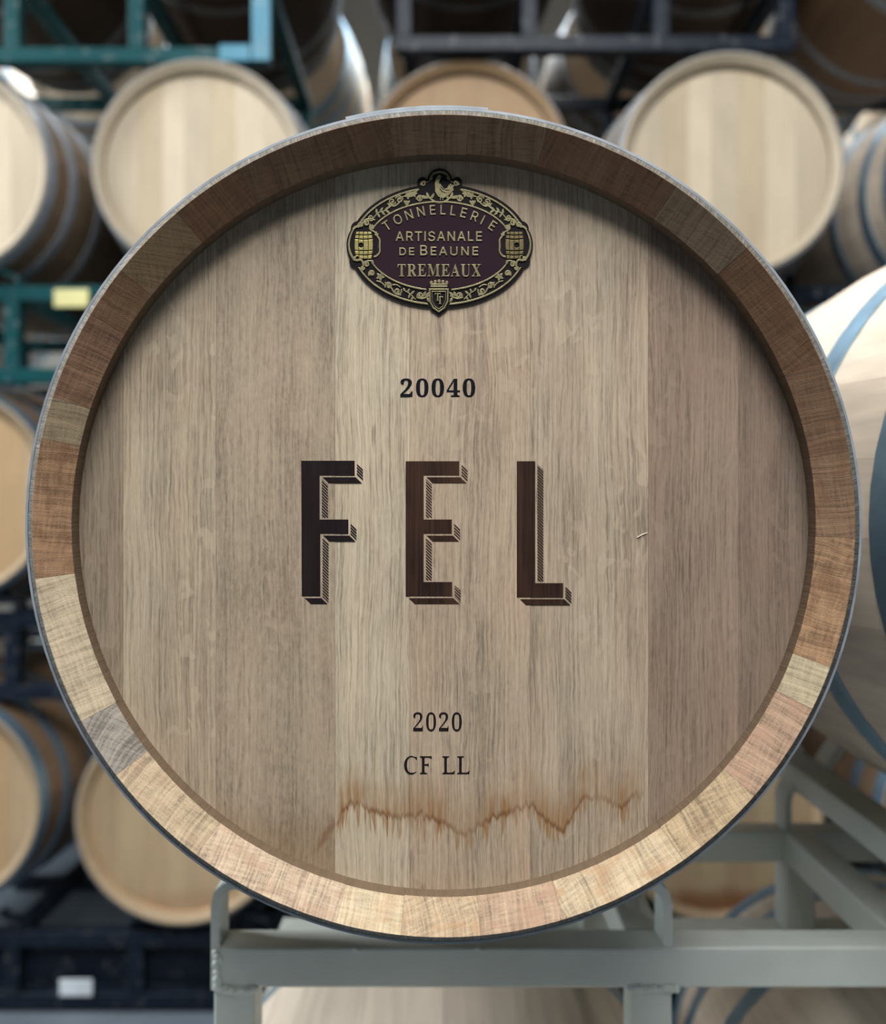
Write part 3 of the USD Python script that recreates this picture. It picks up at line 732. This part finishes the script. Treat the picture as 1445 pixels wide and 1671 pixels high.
# ------------------------------------------------------------------ the other barrels
def make_barrel(l, label, group, tones, body, hoopm, leak=0.0, seed=0, bung=True):
    """A plain barrel: staves, head boards, six hoops, a bung. Base at the lowest point of the belly, front rim at y = 0."""
    t = thing('wine_barrel', l, label, 'barrel', group)
    r = np.random.default_rng(100 + seed)
    bm = [oak_body(f'stave_far_{seed}_{k}', mul(body, s), rim=mul(tones[0], .85)) for k, s in enumerate((0.93, 1.0, 1.06) if not bung else (0.86, 1.0, 1.13))]
    n = 26
    w = r.uniform(0.75, 1.25, n); w = w / w.sum() * 2 * math.pi
    a = 0.0
    for k in range(n):
        obj('stave', stave_mesh(w[k] / 2 - 0.0003, [0.06, 0.16, 0.3, 0.475, 0.65, 0.79, 0.89], na=2, centre=a + w[k] / 2, lift=RB), bm[int(r.integers(3))], t, smooth=25)
        a += w[k]
    cuts = np.array([-.185, -.115, -.04, .035, .11, .19]) + r.uniform(-.012, .012, 6)
    for k, poly in enumerate(head_polys(cuts)):
        obj('head_board', ext(affinity.translate(poly, 0, RB), 0.02, 0.055 - 0.0004 * (k % 2)), oak_far(f'head_far_{seed}_{k}', mul(tones[k % len(tones)], r.uniform(.93, 1.07)), seed * 9 + k, leak), t, smooth=False)
    obj('rear_head', ext(affinity.translate(Point(0, 0).buffer(.2768, quad_segs=20), 0, RB), 0.02, LEN - 0.035), bm[1], t, smooth=False)
    for y0, y1 in ((0.004, 0.045), (0.115, 0.15), (0.27, 0.305), (0.645, 0.68), (0.80, 0.835), (0.905, 0.946)):
        obj('hoop', hoop_mesh(y0, y1, 0.002, n=64, lift=RB), hoopm, t, smooth=40)
    if not bung:
        return t
    b = trimesh.creation.cylinder(0.03, 0.02, sections=20); b.apply_translation((0, LEN / 2, 2 * RB + 0.002))
    obj('bung', b, m_bung, t)
    return t


m_hoop_dull = steel('dull_hoop', (0.24, 0.25, 0.26), 0.5)
m_bung = plain('bung_white', srgb(206, 204, 198), 0.5)
PALE, TAN, HON = srgb(184, 171, 149), srgb(180, 157, 125), srgb(152, 126, 95)


def base(px, py, d):
    """Base point of a barrel whose front head is centred at pixel (px, py) with its rim at distance d."""
    return ((px - 722.5) / F * d, d, ZC - (py - 835.5) / F * d - RB)


XR = 0.705
# -- the front stack
new_oak = make_barrel((XR, 0.65, ZC + BZ - RB), 'pale new barrel with light blue hoops cut by the right edge beside the foreground barrel', None, [PALE], srgb(214, 200, 182), m_hoop_blue, 0, 1, bung=False)
copy_of(new_oak, (0.0, 0.64, ZC - 0.93 - RB), 'pale barrel belly under the grey rack beam, directly below the foreground barrel')
copy_of(new_oak, (XR, 0.65, ZC - 0.93 - RB), 'pale barrel under the grey rack at lower right, far blue hoop showing above the beam')
# -- the stack across the aisle
pale = make_barrel(base(322, 268, 2.58), 'barrel with a bright cream head at upper left, left of the foreground barrel top', None, [PALE, srgb(180, 165, 139), srgb(194, 181, 158)], srgb(118, 100, 80), m_hoop, 0, 2)
honey = make_barrel(base(762, 264, 2.66), 'honey brown barrel head peeping over the top of the foreground barrel', None, [HON, srgb(154, 126, 94)], srgb(74, 58, 44), m_hoop_dull, 0, 3)
leaky = make_barrel(base(1172, 1335, 2.58), 'tan barrel head with orange leak stain, seen under the lower right of the foreground barrel', None, [TAN, srgb(184, 164, 130)], srgb(132, 104, 80), m_hoop, 0.75, 4)
blued = make_barrel(base(-88, 806, 2.58), 'tan barrel head with blue hoop at the left edge, level with the foreground barrel centre', None, [mul(TAN, .92), srgb(176, 148, 112)], srgb(112, 92, 72), m_hoop_blue, 0, 6)
C = [
    (pale, -97, 275, 2.58, 'barrel cut by the left edge near the top, right flank with grey hoops in view'),
    (pale, 1195, 266, 2.44, 'big pale beige barrel head at upper right above the foreground barrel'),
    (new_oak, 1640, 292, 2.44, 'barrel at the right edge below the top corner, only its pale left flank in view'),
    (blued, -108, 1312, 2.58, 'barrel with a bright blue rim hoop at the left picture edge near the bottom'),
    (blued, 1612, 1332, 2.58, 'barrel behind the grey rack at right, its hooped left flank showing'),
    (honey, -97, -268, 2.58, 'dark barrel underside at the top left corner above the teal rack'),
    (honey, 318, -268, 2.58, 'dark brown barrel underside at the top, behind the light blue rack leg'),
    (honey, 762, -268, 2.66, 'dark barrel underside at the top centre inside the dark blue rack'),
    (honey, 1190, -268, 2.56, 'dark brown barrel underside in the right half of the dark blue rack at the top'),
    (leaky, 1640, -262, 2.44, 'brown barrel with grey hoops at the top right corner'),
]
for src, px, py, d, lab in C:
    copy_of(src, base(px, py, d), lab)
tan = make_barrel(base(294, 1338, 2.58), 'tan barrel head at lower left, partly behind the end of the grey rack', None, [TAN, srgb(182, 160, 128)], srgb(186, 156, 122), m_hoop, 0.25, 5)
# hidden by the foreground barrel
for px, py in ((322, 806), (762, 806), (1190, 806), (735, 1338)):
    copy_of(honey, base(px, py, 2.6), 'barrel of the back stack hidden behind the foreground barrel', 'hidden barrels of the back stack')
# the second stack, back to back with the first
for k, (X, z) in enumerate([(x, z) for z in (-.87, .06, 0.99, 1.93) for x in (-2.3, -1.46, -.70, .07, .80, 1.56, 2.35)]):
    if (X, z) == (-.70, 1.93):
        lab, g, s = 'bright barrel flank at the top between the light blue leg and the dark blue rack', None, new_oak
    else:
        lab, g, s = 'barrel of the second back stack, behind the barrels across the aisle', 'barrels of the second back stack', (new_oak, pale, new_oak)[k % 3]
    copy_of(s, (X, 3.78, ZC + z - RB), lab, g)


# ------------------------------------------------------------------ steel barrel racks
def paint(name, c, rough=0.42, chips=0.0, spec=0.18):
    b = NB()
    t = b.tex()
    f = b.rng(b.noise(t, (7, 7, 7), detail=4), 0.3, 0.7)
    col = b.mix(f, mul(c, .88), mul(c, 1.1))
    if chips:
        col = b.mix(b.math('multiply', b.rng(b.noise(t, (22, 22, 22), detail=4, rough=.7), .56, .64), chips), col, srgb(150, 152, 150))
    return b.done(name, base_color=col, roughness=rough, specular_ior_level=spec,
                  normal=b.n('bump', 'normal', height=b.noise(t, (420, 420, 420), detail=2), strength=0.08, distance=0.0004))


def bead(pts, r, seed):
    rr = np.random.default_rng(seed)
    ms = []
    for a, b in zip(pts[:-1], pts[1:]):
        a, b = np.array(a, float), np.array(b, float)
        n = max(2, int(np.linalg.norm(b - a) / (r * .75)))
        for k in range(n + 1):
            s = trimesh.creation.icosphere(1, r * rr.uniform(.75, 1.2))
            s.apply_scale((1, .7, 1))
            s.apply_translation(a + (b - a) * k / n + rr.normal(0, r * .18, 3))
            ms.append(s)
    return cat(*ms)


def hook(side, x, z0, z1, y0, y1, up=0.058, th=0.009):
    """Flat bar bent over at the top towards the barrel. side = +1 bends right, -1 bends left; x is its outer face."""
    c = x + side * th / 2
    P = [(c, z0), (c, z1 - .024), (c + side * .003, z1 - .011), (c + side * .010, z1 - .0045), (c + side * .020, z1 - .002), (c + side * .036, z1 + .0005), (c + side * .052, z1 + .018), (c + side * .078, z1 + up)]
    return ext(LineString(P).buffer(th / 2, cap_style=2, join_style=1), y1 - y0, y1)


def make_rack(l, label, mat, cols, yr, zt, zb, w=0.042, span=0.212, ties=None, low_ties=False, group=None, hooks=True, x_ends=None, extra=None, skip=(), hz=(.065, .058)):
    """Welded rack. Origin at the foot of its front left leg; cols: barrel axes (local x); yr: distance of the rear frame; zt, zb: tops of upper and lower beams."""
    t = thing('barrel_rack', l, label, 'barrel rack', group)
    x0, x1 = x_ends or (cols[0] - span - w / 2, cols[-1] + span + w / 2)
    for y in (0, yr):
        obj('top_beam', rbox((x0, y, zt - w), (x1, y + w, zt)), mat, t)
        obj('bottom_beam', rbox((x0, y, zb - w), (x1, y + w, zb)), mat, t)
        for c in cols:
            for s in (-1, 1):
                if (y > 0, c, s) in skip:
                    continue
                x = c + s * span
                obj('leg', rbox((x - w / 2, y, zb), (x + w / 2, y + w, zt - w)), mat, t)
                if hooks and (y == 0 or hz[0] > .05):
                    e = x0 if (s < 0 and c == cols[0]) else x + s * w / 2
                    end = s < 0 and c == cols[0]
                    obj('saddle_hook', hook(-s, e - (0.009 if end else 0), zt - (w + .002 if end else 0.0), zt + hz[0], y + .001, y + w - .001, up=hz[1]), mat, t)
    for c in cols:
        for s in (-1, 1):
            x = c + s * span
            if ties is None or (c, s) in ties:
                obj('side_tie', rbox((x - w / 2, w, zt - w), (x + w / 2, yr, zt)), mat, t)
                if low_ties:
                    obj('lower_tie', rbox((x - w / 2, w, zb - w), (x + w / 2, yr, zb)), mat, t)
    if extra:
        extra(t)
    return t


# the grey rack that carries the foreground barrel
m_grey = paint('grey_green_paint', srgb(208, 216, 210), 0.34, spec=0.5)
YA, YB = 0.92, 1.25
ZT = ZC - 0.442


def front_extra(t):
    x, w = -0.233, 0.042
    obj('weld_bead', bead([(x + .004, -.0005, -.005), (x + .004, -.0005, -.040), (x + .01, -.0005, -.043), (x + .044, -.0005, -.043)], .0044, 3), m_grey, t)
    obj('weld_bead', bead([(.191, -.0005, -.0425), (.236, -.0005, -.0425)], .0036, 4), m_grey, t)
    for xx in (-.09, .035):
        obj('weld_bead', bead([(xx, .0, -.0015), (xx + .006, .0, -.003)], .002, 5), m_grey, t)
    obj('barrel_rail', rbox((.485, .045, .055), (.530, .50, .090)), m_grey, t)


rack = make_rack((0, YA, ZT), 'grey-green painted steel rack with weld beads carrying the foreground barrel', m_grey, (0.0, XR), YB - YA, 0.0, -0.135, ties=[(0.0, 1), (XR, -1), (XR, 1)], x_ends=(-0.227, XR + .26), extra=front_extra, skip=[(True, 0.0, -1)])
make_rack((0, YA, ZT - 0.93), 'lower grey-green steel rack under the bottom barrels of the front stack', m_grey, (0.0, XR), YB - YA, 0.0, -0.040, w=.036)

m_teal = paint('teal_paint', srgb(12, 66, 70), 0.4, 0.3)
m_sky = paint('light_blue_paint', srgb(84, 138, 160), 0.4, 0.3)
m_navy = paint('dark_navy_paint', srgb(22, 30, 42), 0.4, 0.15)
m_slate = paint('slate_blue_paint', srgb(16, 27, 40), 0.42, 0.2)


def xw(px, d):
    return (px - 722.5) / F * d


YK = 2.62
c1, c2, c3, c4, c5 = (xw(p, 2.58) for p in (-97, 318, 762, 1190, 1640))
zl = ZC
K = 0.044
make_rack((0, YK, zl + 1.58), 'teal steel rack with one light blue leg along the top left', m_teal, (c1, c2), .826, 0.0, -.235, w=K, span=.182, hz=(.034, .002),
          extra=lambda t: [obj('painted_leg', rbox((c2 + .182 - .027, -.012, -.279), (c2 + .182 + .027, -.001, .0)), m_sky, t, label='light blue leg face'),
                                  obj('painted_foot', rbox((c2 + .062, -.012, -.281), (c2 + .150, -.001, -.233)), m_sky, t, label='light blue beam end')])
make_rack((0, YK, zl + 1.58), 'dark blue steel rack across the top right of the picture', m_slate, (c3, c4), .826, 0.0, -.20, w=K, span=.182, hz=(.034, .002))
make_rack((0, YK, zl + 1.58), 'dark rack at the top right corner under the brown barrel', m_navy, (c5,), .826, 0.0, -.20, w=K, span=.182, hz=(.034, .002))
make_rack((0, YK, zl + .655), 'dark teal rack with a yellow tag at the left, under the upper left barrels', m_teal, (c1, c2), .826, 0.0, -.238, w=K, span=.182, hz=(.034, .002))
make_rack((0, YK, zl + .655), 'dark steel rack under the upper right barrels, mostly hidden by the foreground barrel', m_slate, (c3, c4, c5), .826, 0.0, -.238, w=K, span=.182, hz=(.034, .002))
make_rack((0, YK, zl - .29), 'dark navy steel rack at the left, under the middle row barrel', m_navy, (c1, c2), .826, 0.0, -.21, w=K, span=.182, hz=(.034, .002))
make_rack((0, YK, zl - .29), 'dark steel rack of the middle row, hidden behind the foreground barrel', m_slate, (c3, c4, c5), .826, 0.0, -.21, w=K, span=.182, hz=(.034, .002))


def base_extra(t):
    for k, (a, b) in enumerate(((c1 - .20, c1 + .35), (c1 + .352, c2 + .20))):
        obj('skirt_plate', rbox((a, .050, -.178), (b, .056, -.050)), m_navy, t)
    for s in (-1, 1):
        obj('brace', rbox((c2 + s * .1 - .012, .06, -.13), (c2 + s * .1 + .012, .075, .0)), m_slate, t)


make_rack((0, YK, zl - 1.215), 'dark navy floor rack at the lower left with a white label', m_navy, (c1, c2), .826, 0.0, -.178, w=K, span=.182, hz=(.034, .002), extra=base_extra)
make_rack((0, YK, zl - 1.215), 'dark floor rack at the lower right behind the grey rack', m_slate, (c3, c4, c5), .826, 0.0, -.178, w=K, span=.182, hz=(.034, .002))
# racks of the second stack
for z, lab in ((1.56, 'upper steel rack of the second back stack'), (.62, 'middle steel rack of the second back stack'), (-.32, 'lower steel rack of the second back stack'), (-1.215, 'floor rack of the second back stack')):
    make_rack((0, 3.95, ZC + z), lab, m_slate, (-2.3, -1.46, -.70, .07, .80, 1.56, 2.35), .55, 0, -.19 if z > -1 else -.178, w=K, span=.182, hz=(.034, .002), hooks=False)

# small things on the racks
tg = rbox((xw(85, 2.6), 2.612, ZC + (835.5 - 499) / F * 2.6), (xw(141, 2.6), 2.619, ZC + (835.5 - 470) / F * 2.6), .001)
tag(obj('rack_tag', tg, plain('yellow_tag', srgb(204, 200, 140), .6)), 'pale yellow tag stuck on the teal rack beam at the left', 'tag')
tg = rbox((xw(94, 2.6), 2.612, ZC + (835.5 - 1629) / F * 2.6), (xw(147, 2.6), 2.6185, ZC + (835.5 - 1603) / F * 2.6), .001)
tag(obj('rack_label', tg, plain('white_label', srgb(206, 216, 222), .6)), 'small white label on the navy floor rack at lower left', 'label')
